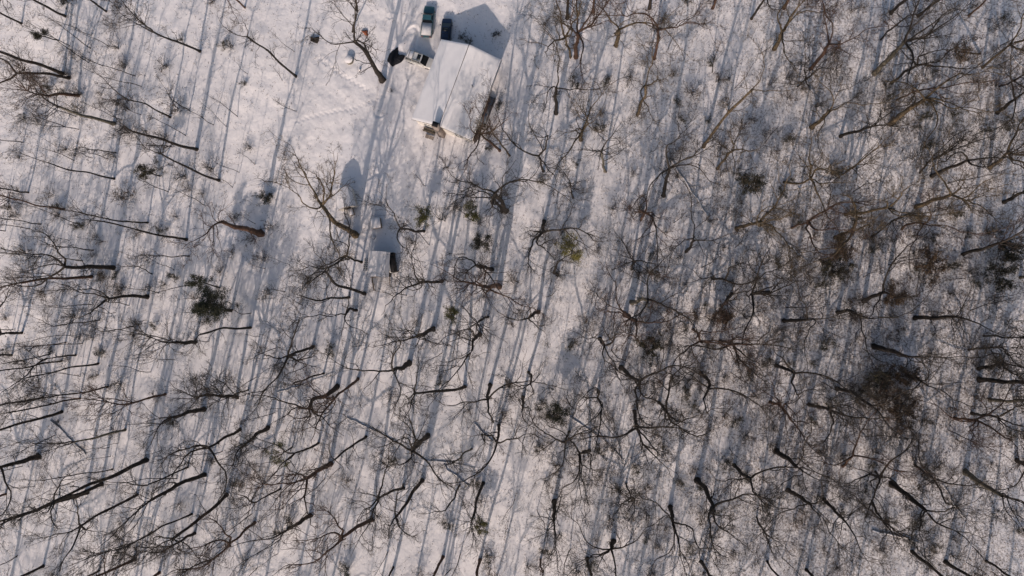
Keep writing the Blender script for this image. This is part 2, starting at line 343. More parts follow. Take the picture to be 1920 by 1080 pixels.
# ------------------------------------------------------------------ trees traced from the photograph: (trunk width px, base, ... , fork)
T = """4 376 96 330 78 287 60|4 555 143 510 105 463 68|5 130 146 90 137 30 138|6 118 138 60 117 0 97|6 147 178 118 176 90 180
6 214 232 160 218 110 200|5 370 280 310 265 250 247|3 320 220 272 195 240 187|2 355 207 322 187|2 217 286 167 280|4 411 338 357 320 300 287
3 215 335 135 320 90 305|3 54 361 0 353|3 121 392 75 385 20 372|3 277 417 245 418 185 407|4 350 449 292 440 225 420 175 413|2 77 420 12 411
11 490 438 450 428 415 416|2 155 489 117 484|2 175 469 107 462|2 355 480 290 480|8 213 502 165 501 120 500|5 172 519 130 520 100 521 40 530
2 285 514 260 500|6 277 557 245 555 205 560|5 41 624 0 626|4 22 666 -20 667|2 187 600 100 612|2 250 612 200 621|7 366 642 327 642|4 470 614 425 616 375 627
2 124 642 67 649|2 94 664 15 680|3 142 666 87 672|3 116 677 0 695|3 184 682 125 692 50 708|3 202 725 160 735 110 741|4 81 745 0 760|3 150 747 25 772
5 116 772 60 789 0 806|4 310 739 250 755|6 445 745 420 742 390 740|8 382 767 350 775 325 782|5 450 805 420 823 390 840|4 235 806 190 818 137 829
9 72 856 35 866 0 876|7 275 862 225 885 175 907 100 940|6 191 907 120 937 40 967|7 164 922 100 945 20 972|4 10 927 -30 940|2 212 880 85 900
5 257 927 200 958 150 987|7 384 890 325 912 285 937|3 352 876 275 910|3 360 964 300 990 250 1017|6 425 927 395 955 375 972 325 1010|5 365 1000 325 1022
3 285 997 252 1017|5 477 980 430 1020|5 684 551 655 540 629 531 610 509|4 655 557 625 560 600 565 565 555|5 668 582 655 578 648 590|5 587 650 560 660 540 667
2 540 682 530 680|8 812 617 795 625 782 631|9 767 681 750 690 737 694|3 607 700 552 717|5 671 710 645 732 625 750|8 632 725 610 742 587 750 580 767
5 872 725 850 733 830 734 777 737|3 465 731 440 740|7 900 627 893 630 886 640|4 915 594 905 598 895 605|6 919 722 915 735 915 750
7 502 802 485 813 467 827|4 597 831 575 842 552 850|8 619 870 598 882 575 897|4 686 819 655 840 627 862|8 802 817 787 830 772 845|5 757 915 735 922 710 934
6 792 900 775 925 765 940 742 970|7 582 967 560 980 540 992|3 862 910 850 935 835 957|3 885 842 865 855 850 867|5 906 906 898 925 895 942 885 975
7 697 975 670 988 640 1008|3 526 916 480 942|7 1080 107 1081 85 1083 60|4 1070 107 1066 90 1060 70|6 1042 212 1043 190 1043 165|6 1089 262 1092 245
4 1019 321 1013 305 1010 292|3 956 292 940 272 925 252|7 1155 85 1158 72 1161 55|5 1227 110 1231 85 1235 55|5 1195 215 1203 197 1210 180 1210 160
4 1135 322 1130 300 1127 285|6 1244 367 1250 340 1255 315|5 1319 275 1350 232 1380 195 1410 168|8 949 396 938 378 927 362|5 941 397 932 380 925 372
3 1075 371 1072 360 1070 350|6 1020 415 1019 428 1015 438|4 1202 412 1206 402 1210 398|8 935 537 920 536 905 537|6 922 505 905 501 892 497
5 1045 515 1040 510 1042 500|4 1185 505 1187 490|5 1287 472 1293 462 1300 452|7 1185 567 1200 563 1215 562|6 1010 585 1000 590 990 597
6 1125 635 1129 641 1133 648|7 1172 590 1182 594 1192 602|7 1165 689 1172 697 1180 702 1200 715|4 1122 735 1120 745|4 991 697 997 705 994 720
5 980 745 982 755 980 765|5 935 797 934 815 932 830|5 1236 755 1243 763 1250 772|6 1190 772 1192 787 1195 802|6 1314 700 1322 706 1330 715 1328 730
4 1300 617 1306 622 1312 640|4 1067 810 1064 820 1060 830|5 1106 845 1096 847 1087 850|7 1039 940 1039 958 1039 975|8 1307 900 1316 912 1325 922 1338 950
7 1257 950 1259 965 1262 980|3 1174 907 1178 920 1183 932|8 1150 1015 1146 1030|7 1452 92 1460 75 1467 60|6 1521 129 1538 105 1555 82|7 1522 239 1540 223 1557 207
3 1496 162 1510 150|4 1346 316 1352 304 1370 285|5 1576 255 1600 247 1630 239|8 1641 137 1655 122 1670 107 1697 77|3 1652 74 1665 58|5 1672 155 1695 138 1720 122
9 1671 232 1702 207 1735 185|3 1682 187 1712 172|6 1870 212 1887 198 1905 185|4 1842 127 1868 105 1895 82|6 1855 315 1875 300 1890 285|6 1747 330 1780 315 1815 300
3 1725 325 1747 297|3 1580 327 1597 315|3 1875 162 1900 152|6 1381 429 1405 420 1425 415|4 1485 427 1500 421 1517 415|5 1566 445 1583 438 1600 432
4 1470 341 1495 345 1520 335|4 1335 522 1348 523 1360 525|5 1442 547 1425 548 1410 550|5 1373 550 1366 556 1360 565|5 1585 402 1625 396 1665 389
3 1634 445 1653 430 1672 415|7 1719 387 1752 376 1785 365|4 1691 430 1703 421 1715 416 1732 420|6 1882 379 1920 360|6 1806 477 1840 466 1872 456
7 1620 565 1637 555 1657 547|5 1914 520 1945 515|6 1470 601 1492 602 1515 599|6 1571 586 1585 583 1597 585 1612 592|5 1350 640 1362 642 1375 645
6 1455 685 1472 691 1490 700|5 1444 754 1456 758 1467 765|6 1517 759 1537 762 1557 770|6 1569 728 1585 731 1600 737 1635 762|7 1716 596 1750 595 1790 594
8 1639 649 1657 656 1677 660 1700 668|6 1700 702 1713 707 1727 715|6 1835 692 1857 686 1880 680|8 1836 712 1880 714 1920 717|6 1856 750 1890 751 1925 751
5 1790 784 1810 787 1830 787|5 1822 775 1845 778 1870 782|3 1845 630 1915 633|3 1816 656 1855 652|6 1377 872 1384 880 1391 889 1407 898|8 1456 846 1475 860 1493 875
7 1477 919 1497 931 1518 944|6 1545 936 1561 953 1578 970|3 1419 970 1430 993|4 1581 876 1600 854|9 1673 908 1691 921 1708 933 1736 958|4 1716 872 1733 885 1750 898
9 1810 884 1830 898 1849 912 1879 930|6 1907 863 1925 875|4 1642 885 1650 895|4 1636 942 1645 960 1655 977|3 660 60 670 20|9 718 150 700 120 682 95 665 78
4 937 282 915 262 900 250|4 795 433 770 432 750 428|10 665 440 640 425 620 405 603 385|5 830 527 805 530 787 530|4 678 492 665 488 650 480"""
traced = []
for part in T.replace('\n', '|').split('|'):
    q = list(map(float, part.split()))
    if len(q) >= 5: traced.append((q[0], [(q[i], q[i + 1]) for i in range(1, len(q) - 1, 2)]))

crowns_s = [crown_mesh('spread', 100 + i) for i in range(11)]
crowns_l = [crown_mesh('leader', 300 + i) for i in range(7)]
for me in crowns_s + crowns_l: me.materials.append(TWIG)

def tree_base(loc, path, r0, r1, barkm, crown, scale, rz, tilt, name, label, group):
    """path: trunk centre line relative to loc"""
    root = empty(name, loc); tag(root, label, 'tree', group)
    n = 14
    P0 = np.array(path); s = np.concatenate([[0], np.cumsum(np.linalg.norm(np.diff(P0, axis=0), axis=1))])
    ss = np.linspace(0, s[-1], n); pts = np.stack([np.interp(ss, s, P0[:, i]) for i in range(3)], 1)
    g = np.random.default_rng(abs(hash((round(float(loc[0]), 2), round(float(loc[1]), 2)))) % 99999)
    ph = g.uniform(0, 6, 4); am = .07 + .006 * s[-1]
    tt = np.linspace(0, 1, n); env = np.sin(tt * math.pi)
    pts[:, 0] += env * am * (np.sin(tt * 5 + ph[0]) + .6 * np.sin(tt * 11 + ph[1]))
    pts[:, 1] += env * am * (np.sin(tt * 6 + ph[2]) + .6 * np.sin(tt * 12 + ph[3]))
    for _ in range(1): pts[1:-1] = (pts[:-2] + 2 * pts[1:-1] + pts[2:]) / 4
    # radius profile with root flare
    mb = MB(); k = 8
    t = nrm(np.gradient(pts, axis=0)); ref = np.array([1., 0, 0]); u = nrm(np.cross(t, ref)); v = np.cross(t, u)
    r = r0 * (1 - tt) + r1 * tt; r[0] *= 1.45; r[1] *= 1.03
    a = np.arange(k) * 2 * math.pi / k
    wob = 1 + .12 * g.normal(0, 1, (n, k)); wob[-1] = 1
    ring = pts[:, None] + (r[:, None] * wob)[..., None] * (np.cos(a)[None, :, None] * u[:, None] + np.sin(a)[None, :, None] * v[:, None])
    i = np.arange(n - 1)[:, None] * k; j = np.arange(k)[None]
    mb.add(ring.reshape(-1, 3), np.stack([i + j, i + (j + 1) % k, i + k + (j + 1) % k, i + k + j], -1).reshape(-1, 4))
    # a few side limbs on the upper trunk
    m = int(g.integers(2, 7)); L = s[-1]
    ch = children(pts[None], np.array([L]), np.array([r0]), m, g, .35, (.7, 1.2), .30, .5, .35)
    ln = np.clip(ch[2], .8, 4.5); rr = np.clip(ch[3], .02, .09)
    p1 = grow(ch[0], ch[1], ln, 6, .3, .12, g); tubes(mb, p1, rr, np.full(m, .015), 4)
    c2 = children(p1, ln, rr, 6, g, .2, (.4, 1), .5, .6, .6); p2 = grow(c2[0], c2[1], c2[2], 4, .25, .06, g)
    tubes(mb, p2, np.maximum(c2[3], .015), np.full(len(p2), .009), 3)
    c3 = children(p2, c2[2], c2[3], 4, g, .2, (.4, 1), .6, .6, .6); p3 = grow(c3[0], c3[1], c3[2], 2, .25, .06, g)
    tubes(mb, p3, np.full(len(p3), .012), np.full(len(p3), .008), 3)
    me = mb.mesh('trunk'); o = link('trunk', me, barkm, root)
    c = bpy.data.objects.new('crown', crown); COL.objects.link(c); c.parent = root
    c.location = pts[-1] - t[-1] * .12
    q = Vector((0, 0, 1)).rotation_difference(Vector(tilt)) @ Matrix.Rotation(rz, 3, 'Z').to_quaternion()
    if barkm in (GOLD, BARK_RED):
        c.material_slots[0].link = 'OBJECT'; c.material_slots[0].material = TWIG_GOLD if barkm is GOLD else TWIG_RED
    c.rotation_mode = 'QUATERNION'; c.rotation_quaternion = q; c.scale = (scale,) * 3
    return root

def place_words(px, py):
    cx = ['far left', 'left', 'centre left', 'centre right', 'right', 'far right'][int(min(5, max(0, px // 320)))]
    ry = ['top', 'upper', 'middle', 'lower', 'bottom'][int(min(4, max(0, py // 216)))]
    return ry, cx
ORD = ['leftmost', 'second from left', 'third from left', 'fourth from left', 'fifth from left', 'sixth from left', 'seventh from left', 'eighth from left', 'ninth from left', 'tenth from left',
       'eleventh from left', 'twelfth from left', 'thirteenth from left', 'fourteenth from left', 'fifteenth from left', 'sixteenth from left', 'seventeenth from left', 'eighteenth from left', 'nineteenth from left', 'twentieth from left']
def label_all(items, what, maxn=20):
    """items: (object, px, py, look). Sets a label that singles each one out by look and place"""
    cells = {}
    for it in items: cells.setdefault((it[3],) + place_words(it[1], it[2]), []).append(it)
    for (look, ry, cx), l in cells.items():
        l.sort(key=lambda t: t[1])
        for i, it in enumerate(l):
            if len(l) == 1: s = f'{look}, the only one in the {ry} {cx} of the wood'
            else: s = f'{look}, {ORD[min(i, 19)]} of {len(l)} in the {ry} {cx}'
            it[0]['label'] = s

tree_items = []
for ti, (wd, pp) in enumerate(traced):
    bx, by = pp[0]; b = G(bx, by)
    cum = [0.0]
    for a, c in zip(pp[:-1], pp[1:]): cum.append(cum[-1] + math.hypot(c[0] - a[0], c[1] - a[1]))
    rb = math.hypot(bx - NX, by - NY); re = math.hypot(pp[-1][0] - NX, pp[-1][1] - NY)
    hr = H * (1 - rb / re) if re > rb else 3
    size = .62 + .055 * wd
    hd = 13.0 * size
    k = min(1, max(0, (rb - 120) / 260)); hh = k * hr + (1 - k) * hd
    hh = min(20.0, max(6.0 * size, hh))
    path = []
    for (x, y), c in zip(pp, cum):
        z = hh * c / cum[-1] + b[2]; q = P(x, y, z) - b; path.append(q)
    path[0] = np.array([0, 0, -.25])
    r0 = max(.065, wd * .09 * .5 * 1.15); 
    total = 15 + 2.0 * wd                       # full height of the tree
    total = min(31, total)
    sc = max(.42, min(1.25, (total - hh) / 10.5)) if wd > 2.5 else .55
    if wd >= 5 and sc < .85: sc = .85
    if any(math.hypot(pp[-1][0] - a, pp[-1][1] - c) < 75 for a, c in ((1000, 720), (1015, 690), (1050, 630), (1080, 570), (1095, 480))): sc *= .62
    d = nrm(path[-1] - path[-2 if len(path) > 2 else 0]); tilt = nrm(d * .45 + np.array([0, 0, 1.0]))
    kind = random.random()
    if rb > 520 and bx < 700: cr = random.choice(crowns_l + crowns_s[:5])
    else: cr = random.choice(crowns_s + crowns_l[:1])
    if wd <= 3: cr = random.choice(crowns_l)
    r1 = max(.03, min(r0 * .62, .20 * sc))
    bk = BARK_RED if (ti % 9 == 4 or (bx, by) in ((490, 438), (935, 537), (1080, 107))) else (BARK_PALE if ti % 13 == 5 else BARK)
    if bk is BARK and ((by < 450 and bx > 950 and random.random() < .6) or (bx, by) == (665, 440)): bk = GOLD  # many upper right trunks get the painted sunlit tint
    o = tree_base(b, path, r0, r1, bk, cr, sc, random.uniform(0, 6.28), tilt, 'bare_tree', None, 'bare trees of the winter wood')
    look = ('thick trunked bare tree' if wd >= 7 else 'stout bare tree' if wd >= 5 else 'slim bare tree' if wd >= 4 else 'thin bare tree')
    if bk is BARK_RED: look = 'reddish ' + look
    if bk is GOLD: look = look.replace('bare', 'sunlit-brown bare')
    if bk is BARK_PALE: look = look.replace('bare', 'pale bare')
    tree_items.append((o, bx, by, look))
base_xy = [(p[0], p[1]) for p in (G(*pp[0]) for _, pp in traced)]

def rand_tree(x, y, wd, group, label=None):
    z = float(ground(x, y)); loc = np.array([x, y, z])
    hh = random.uniform(8, 15); le = rng.normal(0, .06, 2)
    path = [np.array([0, 0, -.25]), np.array([le[0] * hh * .5, le[1] * hh * .5, hh * .5]), np.array([le[0] * hh * 1.3, le[1] * hh * 1.3, hh])]
    r0 = wd * .042; sc = random.uniform(.7, 1.15)
    return tree_base(loc, path, r0, min(r0 * .6, .17 * sc), random.choice([BARK, BARK, BARK_RED]), random.choice(crowns_s + crowns_l), sc, random.uniform(0, 6.28), (le[0], le[1], 1), 'bare_tree', label, group)

# strips the photograph's border hides, and the trees below the frame whose shadows reach into it
def spread(n, x0, x1, y0, y1, mind):
    out = []; tries = 0
    while len(out) < n and tries < 4000:
        tries += 1; px, py = random.uniform(x0, x1), random.uniform(y0, y1); q = G(px, py)
        if blocked(q[0], q[1], 1.0): continue
        if all(math.hypot(q[0] - a, q[1] - b) > mind for a, b in base_xy):
            base_xy.append((q[0], q[1])); out.append((px, py, q[0], q[1]))
    return out
for px, py, x, y in spread(9, 950, 1900, 5, 50, 4) + spread(4, 30, 560, 5, 50, 5) + spread(16, 10, 1910, 1030, 1075, 4):
    wd = random.choice([4, 5, 6, 7]); o = rand_tree(x, y, wd, 'bare trees of the winter wood')
    tree_items.append((o, px, py, 'thick trunked bare tree' if wd >= 7 else 'stout bare tree' if wd >= 5 else 'slim bare tree'))
for px, py, x, y in spread(96, -150, 1950, 1100, 1560, 4.5):
    rand_tree(x, y, random.choice([4, 5, 6, 7, 8]), 'bare trees beyond the bottom edge', 'bare tree beyond the bottom edge whose long shadow falls into view')
label_all(tree_items, 'tree')

# saplings: thin young trees, one mesh each
def sapling_mesh(seed):
    g = np.random.default_rng(seed); mb = MB(); hgt = g.uniform(9, 15)
    p = grow(np.array([[0, 0, -.1]]), np.array([[g.normal(0, .06), g.normal(0, .06), 1.]]), np.array([hgt]), 9, .07, .12, g)
    tubes(mb, p, [.075], [.018], 5)
    c = children(p, np.array([hgt]), np.array([.05]), 15, g, .3, (.5, 1.0), .24, .6, .4)
    p1 = grow(c[0], c[1], c[2], 4, .2, .1, g); tubes(mb, p1, np.maximum(c[3], .015), np.full(len(p1), .01), 3)
    c = children(p1, c[2], c[3], 5, g, .2, (.4, .9), .5, .6, .5); p2 = grow(c[0], c[1], c[2], 3, .2, .05, g)
    tubes(mb, p2, np.full(len(p2), .012), np.full(len(p2), .008), 3)
    me = mb.mesh('sapling'); me.materials.append(BARK); return me
sap = [sapling_mesh(500 + i) for i in range(8)]
items = []
STRIP = [(990, 740), (1015, 690), (1050, 630), (1080, 570), (1095, 480)]
pts = spread(105, -10, 560, 60, 1070, 1.4) + spread(65, 450, 1150, 540, 1075, 1.8) + spread(92, 1000, 1915, 60, 1075, 1.8) + spread(10, 560, 950, 290, 560, 2)
for px, py, x, y in pts:
    if any(math.hypot(px - a, py - b) < 30 for a, b in STRIP): continue
    o = bpy.data.objects.new('sapling', random.choice(sap)); COL.objects.link(o)
    o.location = (x, y, float(ground(x, y))); s = random.uniform(.6, 1.25); o.scale = (s, s, s)
    o.rotation_euler = (random.gauss(0, .06), random.gauss(0, .06), random.uniform(0, 6.28))
    tag(o, None, 'sapling', 'thin bare saplings between the trees'); items.append((o, px, py, 'tall thin sapling' if s > .95 else 'short thin sapling'))
label_all(items, 'sapling')
n_sap = len(items)

# ------------------------------------------------------------------ evergreens and shrubs
def bush_meshes(seed, rad, hgt, nst, nleaf, lsize, leaning=0):
    g = np.random.default_rng(seed); st = MB(); lf = MB()
    az = g.uniform(0, 6.28, nst); tl = g.uniform(.1, .95, nst)
    d = np.stack([np.cos(az) * np.sin(tl), np.sin(az) * np.sin(tl), np.cos(tl)], 1)
    ln = hgt * g.uniform(.7, 1.15, nst); s0 = g.normal(0, .12 * rad, (nst, 3)); s0[:, 2] = -.05
    p = grow(s0, d, ln, 5, .25, .08, g); tubes(st, p, np.full(nst, .028), np.full(nst, .010), 4)
    c = children(p, ln, np.full(nst, .02), 6, g, .3, (.4, 1.1), .5, .4, .7)
    p1 = grow(c[0], c[1], c[2], 3, .25, .05, g); tubes(st, p1, np.full(len(p1), .012), np.full(len(p1), .007), 3)
    idx = g.integers(0, len(p1), nleaf // 7); cen = p1[idx, g.integers(1, 4, len(idx))]
    pts = np.repeat(cen, 7, 0) + g.normal(0, .13 * rad / 1.5, (len(cen) * 7, 3)); pts[:, 2] = np.maximum(pts[:, 2], .05)
    leaves(lf, pts, lsize, g, .1)
    return st, lf
def bush_proto(i, mt, *a):
    st, lf = bush_meshes(i, *a); s = st.mesh('stem'); s.materials.append(TWIG); l = lf.mesh('foliage'); l.materials.append(mt); return s, l
laurel = [bush_proto(900 + i, LAUREL, 1.6, 2.0, 10, 900, .075) for i in range(5)]
brown = [bush_proto(950 + i, BROWNL, 1.7, 2.8, 12, 520, .07) for i in range(4)]
bare = [bush_proto(980 + i, BROWNL, 1.5, 2.4, 16, 120, .06) for i in range(3)]
def put_bush(pr, px, py, s, name, cat, group, label=None):
    q = G(px, py); r = empty(name, q, random.uniform(0, 6.28)); tag(r, label, cat, group)
    for nm, me in zip(('stem', 'foliage'), pr):
        c = bpy.data.objects.new(nm, me); COL.objects.link(c); c.parent = r
    r.scale = (s, s, s * random.uniform(.8, 1.1)); return r
def bush_spots(n, mind):
    out = []; t = 0
    while len(out) < n and t < 60000:
        t += 1; px, py = random.uniform(-10, 1925), random.uniform(0, 1080)
        if random.random() > min(1, float(dens(px, py)) * .85 - .04): continue
        q = G(px, py)
        if blocked(q[0], q[1], 1.2) or (560 < px < 870 and py < 330): continue
        if all(math.hypot(q[0] - a, q[1] - b) > mind for _, _, a, b in out): out.append((px, py, q[0], q[1]))
    return out
its = []
for i in range(42):
    px, py = random.gauss(180, 150), random.uniform(70, 720)
    q = G(px, py)
    if px < -5 or blocked(q[0], q[1], 1.2) or (460 < px < 1000 and py < 480): continue
    its.append((put_bush(random.choice(bare + brown[:1]), px, py, random.uniform(.6, 1.4), 'bare_shrub', 'shrub', 'bare twiggy shrubs of the understorey'), px, py, 'bare twiggy shrub'))
for i, (px, py, _, _) in enumerate(bush_spots(400, 1.9)):
    k = i % 3
    if k == 0: o = put_bush(random.choice(laurel), px, py, random.uniform(.55, 1.1), 'laurel_shrub', 'shrub', 'dark laurel shrubs of the understorey'); lk = 'dark leafy laurel shrub'
    elif k == 1: o = put_bush(random.choice(brown), px, py, random.uniform(.6, 1.15), 'beech_shrub', 'shrub', 'brown leaved shrubs of the understorey'); lk = 'shrub with dry brown leaves'
    else: o = put_bush(random.choice(bare), px, py, random.uniform(.6, 1.1), 'bare_shrub', 'shrub', 'bare twiggy shrubs of the understorey'); lk = 'bare twiggy shrub'
    its.append((o, px, py, lk))
label_all(its, 'shrub')

def evergreen(px, py, cx, cy, hgt, rad, mt, label, dense=1.0, name='evergreen_tree', cat='evergreen tree', lobes=1):
    """trunk from its base to the crown, crown as leaf clumps on branches"""
    b = G(px, py); top = P(cx, cy, b[2] + hgt * .72) - b
    if hgt < 7: rad *= 1.25
    r = empty(name, b); tag(r, label, cat); g = np.random.default_rng(int(px * 7 + py))
    mb = MB(); tp = np.stack([np.array([0, 0, -.2]), top * .35 + g.normal(0, .08, 3), top * .7 + g.normal(0, .1, 3), top, top + [0, 0, hgt * .2]])
    tubes(mb, tp[None], [max(.05, hgt * .016)], [.03], 7)
    obj('trunk', mb, BARK, r)
    st = MB(); lf = MB(); N = int(26 * dense)
    t = g.uniform(.45 if hgt > 4 else .05, 1, N); f = t * 4; i = np.minimum(f.astype(int), 3); fr = (f - i)[:, None]
    s0 = tp[i] * (1 - fr) + tp[i + 1] * fr
    az = g.uniform(0, 6.28, N); d = np.stack([np.cos(az), np.sin(az), g.uniform(.0, .7, N)], 1)
    ln = rad * g.uniform(.55, 1.1, N) * (1.15 - .45 * t); p = grow(s0, d, ln, 5, .2, .05, g); tubes(st, p, np.full(N, .035), np.full(N, .012), 4)
    c = children(p, ln, np.full(N, .03), 8, g, .2, (.4, 1.0), .5, .4, .6); p1 = grow(c[0], c[1], c[2], 3, .2, .05, g)
    tubes(st, p1, np.full(len(p1), .014), np.full(len(p1), .008), 3)
    idx = g.integers(0, len(p1), int(560 * dense)); cen = p1[idx, g.integers(1, 4, len(idx))]
    pts = np.repeat(cen, 9, 0) + g.normal(0, .20, (len(cen) * 9, 3)) * [1, 1, .6]
    if name == 'holly_shrub': pts = pts[(np.sin(pts[:, 0] * 2.3 + px) * np.sin(pts[:, 1] * 2.7 + py) + g.normal(0, .35, len(pts))) > -.15]
    leaves(lf, pts, .12 if name == 'holly_shrub' else .085, g, .1)
    cr = obj('crown', st, TWIG, r); obj('foliage', lf, mt, cr)
    return r
evergreen(436, 581, 400, 569, 9.5, 3.9, EVER, 'dense dark evergreen tree with wide crown, the larger of the touching pair at left', 2.0)
evergreen(434, 584, 382, 577, 12, 1.6, EVER, 'narrow very dark evergreen top rising from the larger evergreen at left', .9)
evergreen(412, 540, 377, 529, 10, 2.2, EVER, 'small dark evergreen tree just above the larger one at left', .8)
evergreen(793, 418, 795, 402, 4.5, 1.7, OLIVE, 'olive green young evergreen below the house in open snow', .7)
evergreen(1070, 484, 1072, 470, 6, 2.4, YELLOW, 'bright yellow green evergreen near the centre of the wood', .9)
evergreen(890, 410, 884, 398, 5, 2.0, OLIVE, 'olive evergreen below the house beside the brown shrubs', .6)
evergreen(910, 462, 903, 452, 5, 2.0, LAUREL, 'brownish evergreen beneath the forked tree below the house', .7)
evergreen(856, 598, 846, 588, 6, 1.3, OLIVE, 'small olive evergreen tuft at the middle of the wood', .5)
evergreen(548, 838, 528, 852, 9, 2.6, OLIVE, 'straggling olive crowned evergreen at lower left', .45)
evergreen(1045, 760, 1044, 774, 6, 2.1, EVER, 'compact dark green evergreen in the lower middle', 1.0)
evergreen(902, 978, 900, 988, 5, 1.5, OLIVE, 'small olive evergreen at the bottom beside a dark trunk', .5)
evergreen(1404, 352, 1408, 344, 8, 2.6, LAUREL, 'dense dark brown green evergreen right of centre', 1.1)
evergreen(300, 330, 270, 322, 9, 1.8, LAUREL, 'low dark evergreen at upper left', .5)
evergreen(1660, 560, 1672, 553, 9, 3.0, BROWNL, 'tree still holding yellow brown leaves at right', .8, 'leaf_holding_tree', 'tree')
evergreen(1570, 470, 1582, 462, 7, 3.2, BROWNL, 'tree with dark red brown dead leaves above the right middle', .9, 'leaf_holding_tree', 'tree')
evergreen(1840, 100, 1790, 95, 10, 3.0, BROWNL, 'rust leaved tree near the upper right corner', .7, 'leaf_holding_tree', 'tree')
evergreen(110, 75, 75, 68, 8, 1.5, LAUREL, 'small dark evergreen scrap in the upper left corner', .4)
for x, y, rd, lb in ((1662, 742, 3.4, 'broadest dead leaved shrub in the darkest patch at right'), (1690, 775, 2.6, 'dead leaved shrub at the lower edge of the darkest patch at right'), (1632, 715, 2.8, 'dark leafy holly at the upper left of the darkest patch at right'),
                     (1690, 705, 2.2, 'smaller dead leaved shrub at the upper right of the darkest patch at right'), (1745, 495, 2.6, 'brown leaved bushy shrub well in from the right edge, above the middle'), (1868, 520, 3.0, 'dark leafy holly near the right edge, above the middle'),
                     (1890, 470, 2.2, 'smaller leafy holly by the right edge, above the middle'), (1560, 500, 2.4, 'leafy holly beside the red brown leaved tree'), (1355, 600, 1.8, 'brown leaved bushy shrub right of centre below a fallen log'), (1215, 650, 2.2, 'leafy holly at the bright strip, right of centre')):
    evergreen(x, y, x, y, 3.6, rd, BROWNL if int(x) in (1662, 1690, 1745, 1355) else LAUREL, lb, .85, 'holly_shrub', 'shrub')
put_bush(laurel[0], 499, 374, 1.1, 'evergreen_shrub', 'shrub', None, 'round very dark shrub alone on the snow left of the clearing')
put_bush(laurel[1], 500, 369, .95, 'evergreen_shrub', 'shrub', None, 'upper half of the round dark shrub alone left of the clearing')
put_bush(laurel[2], 936, 199, .62, 'evergreen_shrub', 'shrub', None, 'dark oval shrub on the snow right of the house')
put_bush(laurel[3], 1013, 341, .6, 'evergreen_shrub', 'shrub', None, 'small dark green shrub on its own lower right of the house')
put_bush(bare[0], 940, 196, .55, 'bare_shrub', 'shrub', None, 'low bare shrub touching the dark oval shrub right of the house')
put_bush(bare[1], 735, 172, .4, 'bare_shrub', 'shrub', None, 'small bluish bare shrub at the foot of the big tree by the house')

# ------------------------------------------------------------------ fallen trunks on the snow
def log(x0, y0, x1, y1, r, m, label, sn=True):
    a, b = G(x0, y0), G(x1, y1); c = (a + b) / 2; root = empty('fallen_log', c); tag(root, label, 'fallen log')
    r *= .72; n = 13; t = np.linspace(0, 1, n)[:, None]; p = (a * (1 - t) + b * t) - c; g = np.random.default_rng(int(x0))
    p[:, :2] += np.cumsum(g.normal(0, .10, (n, 2)), 0); p[:, 2] = ground(p[:, 0] + c[0], p[:, 1] + c[1]) - c[2] + r * .6
    mb = MB(); tubes(mb, p[None], [r], [r * .5], 8)
    ch = children(p[None], np.array([4.]), np.array([r]), 5, g, .3, (.4, 1.0), .6, .5, .4); p1 = grow(ch[0], np.abs(ch[1]) * [1, 1, .4] * np.sign(ch[1] + [0, 0, 9]), ch[2], 5, .2, 0, g)
    tubes(mb, p1, ch[3], ch[3] * .3, 4); obj('stem', mb, m, root, smooth=True)
    if sn:
        mb = MB(); q = p.copy(); q[:, 2] += r * .42 + g.normal(0, r * .12, n); tubes(mb, q[None], [r * .95], [r * .4], 7); obj('snow_cover', mb, SNOW, root, smooth=True)
for a in [(1258, 303, 1328, 408, .24, BARK_PALE, 'long pale fallen log lying diagonally right of centre'),
          (1495, 347, 1517, 380, .16, BARK_PALE, 'short pale fallen log in the upper right wood'),
          (1466, 447, 1517, 494, .17, BARK_PALE, 'thin fallen log with its top end among brown shrubs, right of centre'),
          (1893, 96, 1922, 135, .18, BARK_PALE, 'pale fallen log near the top right corner'),
          (1766, 908, 1812, 965, .2, BARK_PALE, 'pale fallen log in the bottom right of the wood'),
          (95, 788, 160, 852, .2, BARK_PALE, 'grey fallen log at lower left under bare crowns'),
          (650, 785, 740, 830, .16, BARK, 'snow covered fallen log in the lower middle left'),
          (835, 870, 885, 912, .2, BARK, 'short forked fallen log in the lower middle'),
          (1070, 780, 1180, 865, .16, BARK_PALE, 'long thin pale fallen log in the lower middle'),
          (1110, 800, 1170, 875, .13, BARK_PALE, 'thinner fallen log lying beside the long pale one, lower middle'),
          (890, 795, 925, 830, .2, BARK, 'short dark fallen log crossed by blue shadow, lower middle'),
          (1316, 655, 1340, 690, .13, BARK_PALE, 'slim pale fallen stick right of centre'),
          (1398, 722, 1420, 752, .13, BARK_PALE, 'slim pale fallen stick in the lower right wood'),
          (1635, 995, 1730, 1020, .25, BARK, 'snow covered fallen log at the bottom right edge'),
          (520, 735, 625, 695, .13, BARK, 'thin fallen log on open snow at lower left middle'),
          (660, 770, 690, 690, .1, BARK, 'thin fallen pole leaning across blue shadow, lower middle'),
          (790, 860, 890, 868, .14, BARK, 'snow dusted fallen log lying level in the lower middle'),
          (1580, 363, 1600, 372, .12, BARK_PALE, 'short snowy fallen log on clear snow at upper right')]: log(*a)

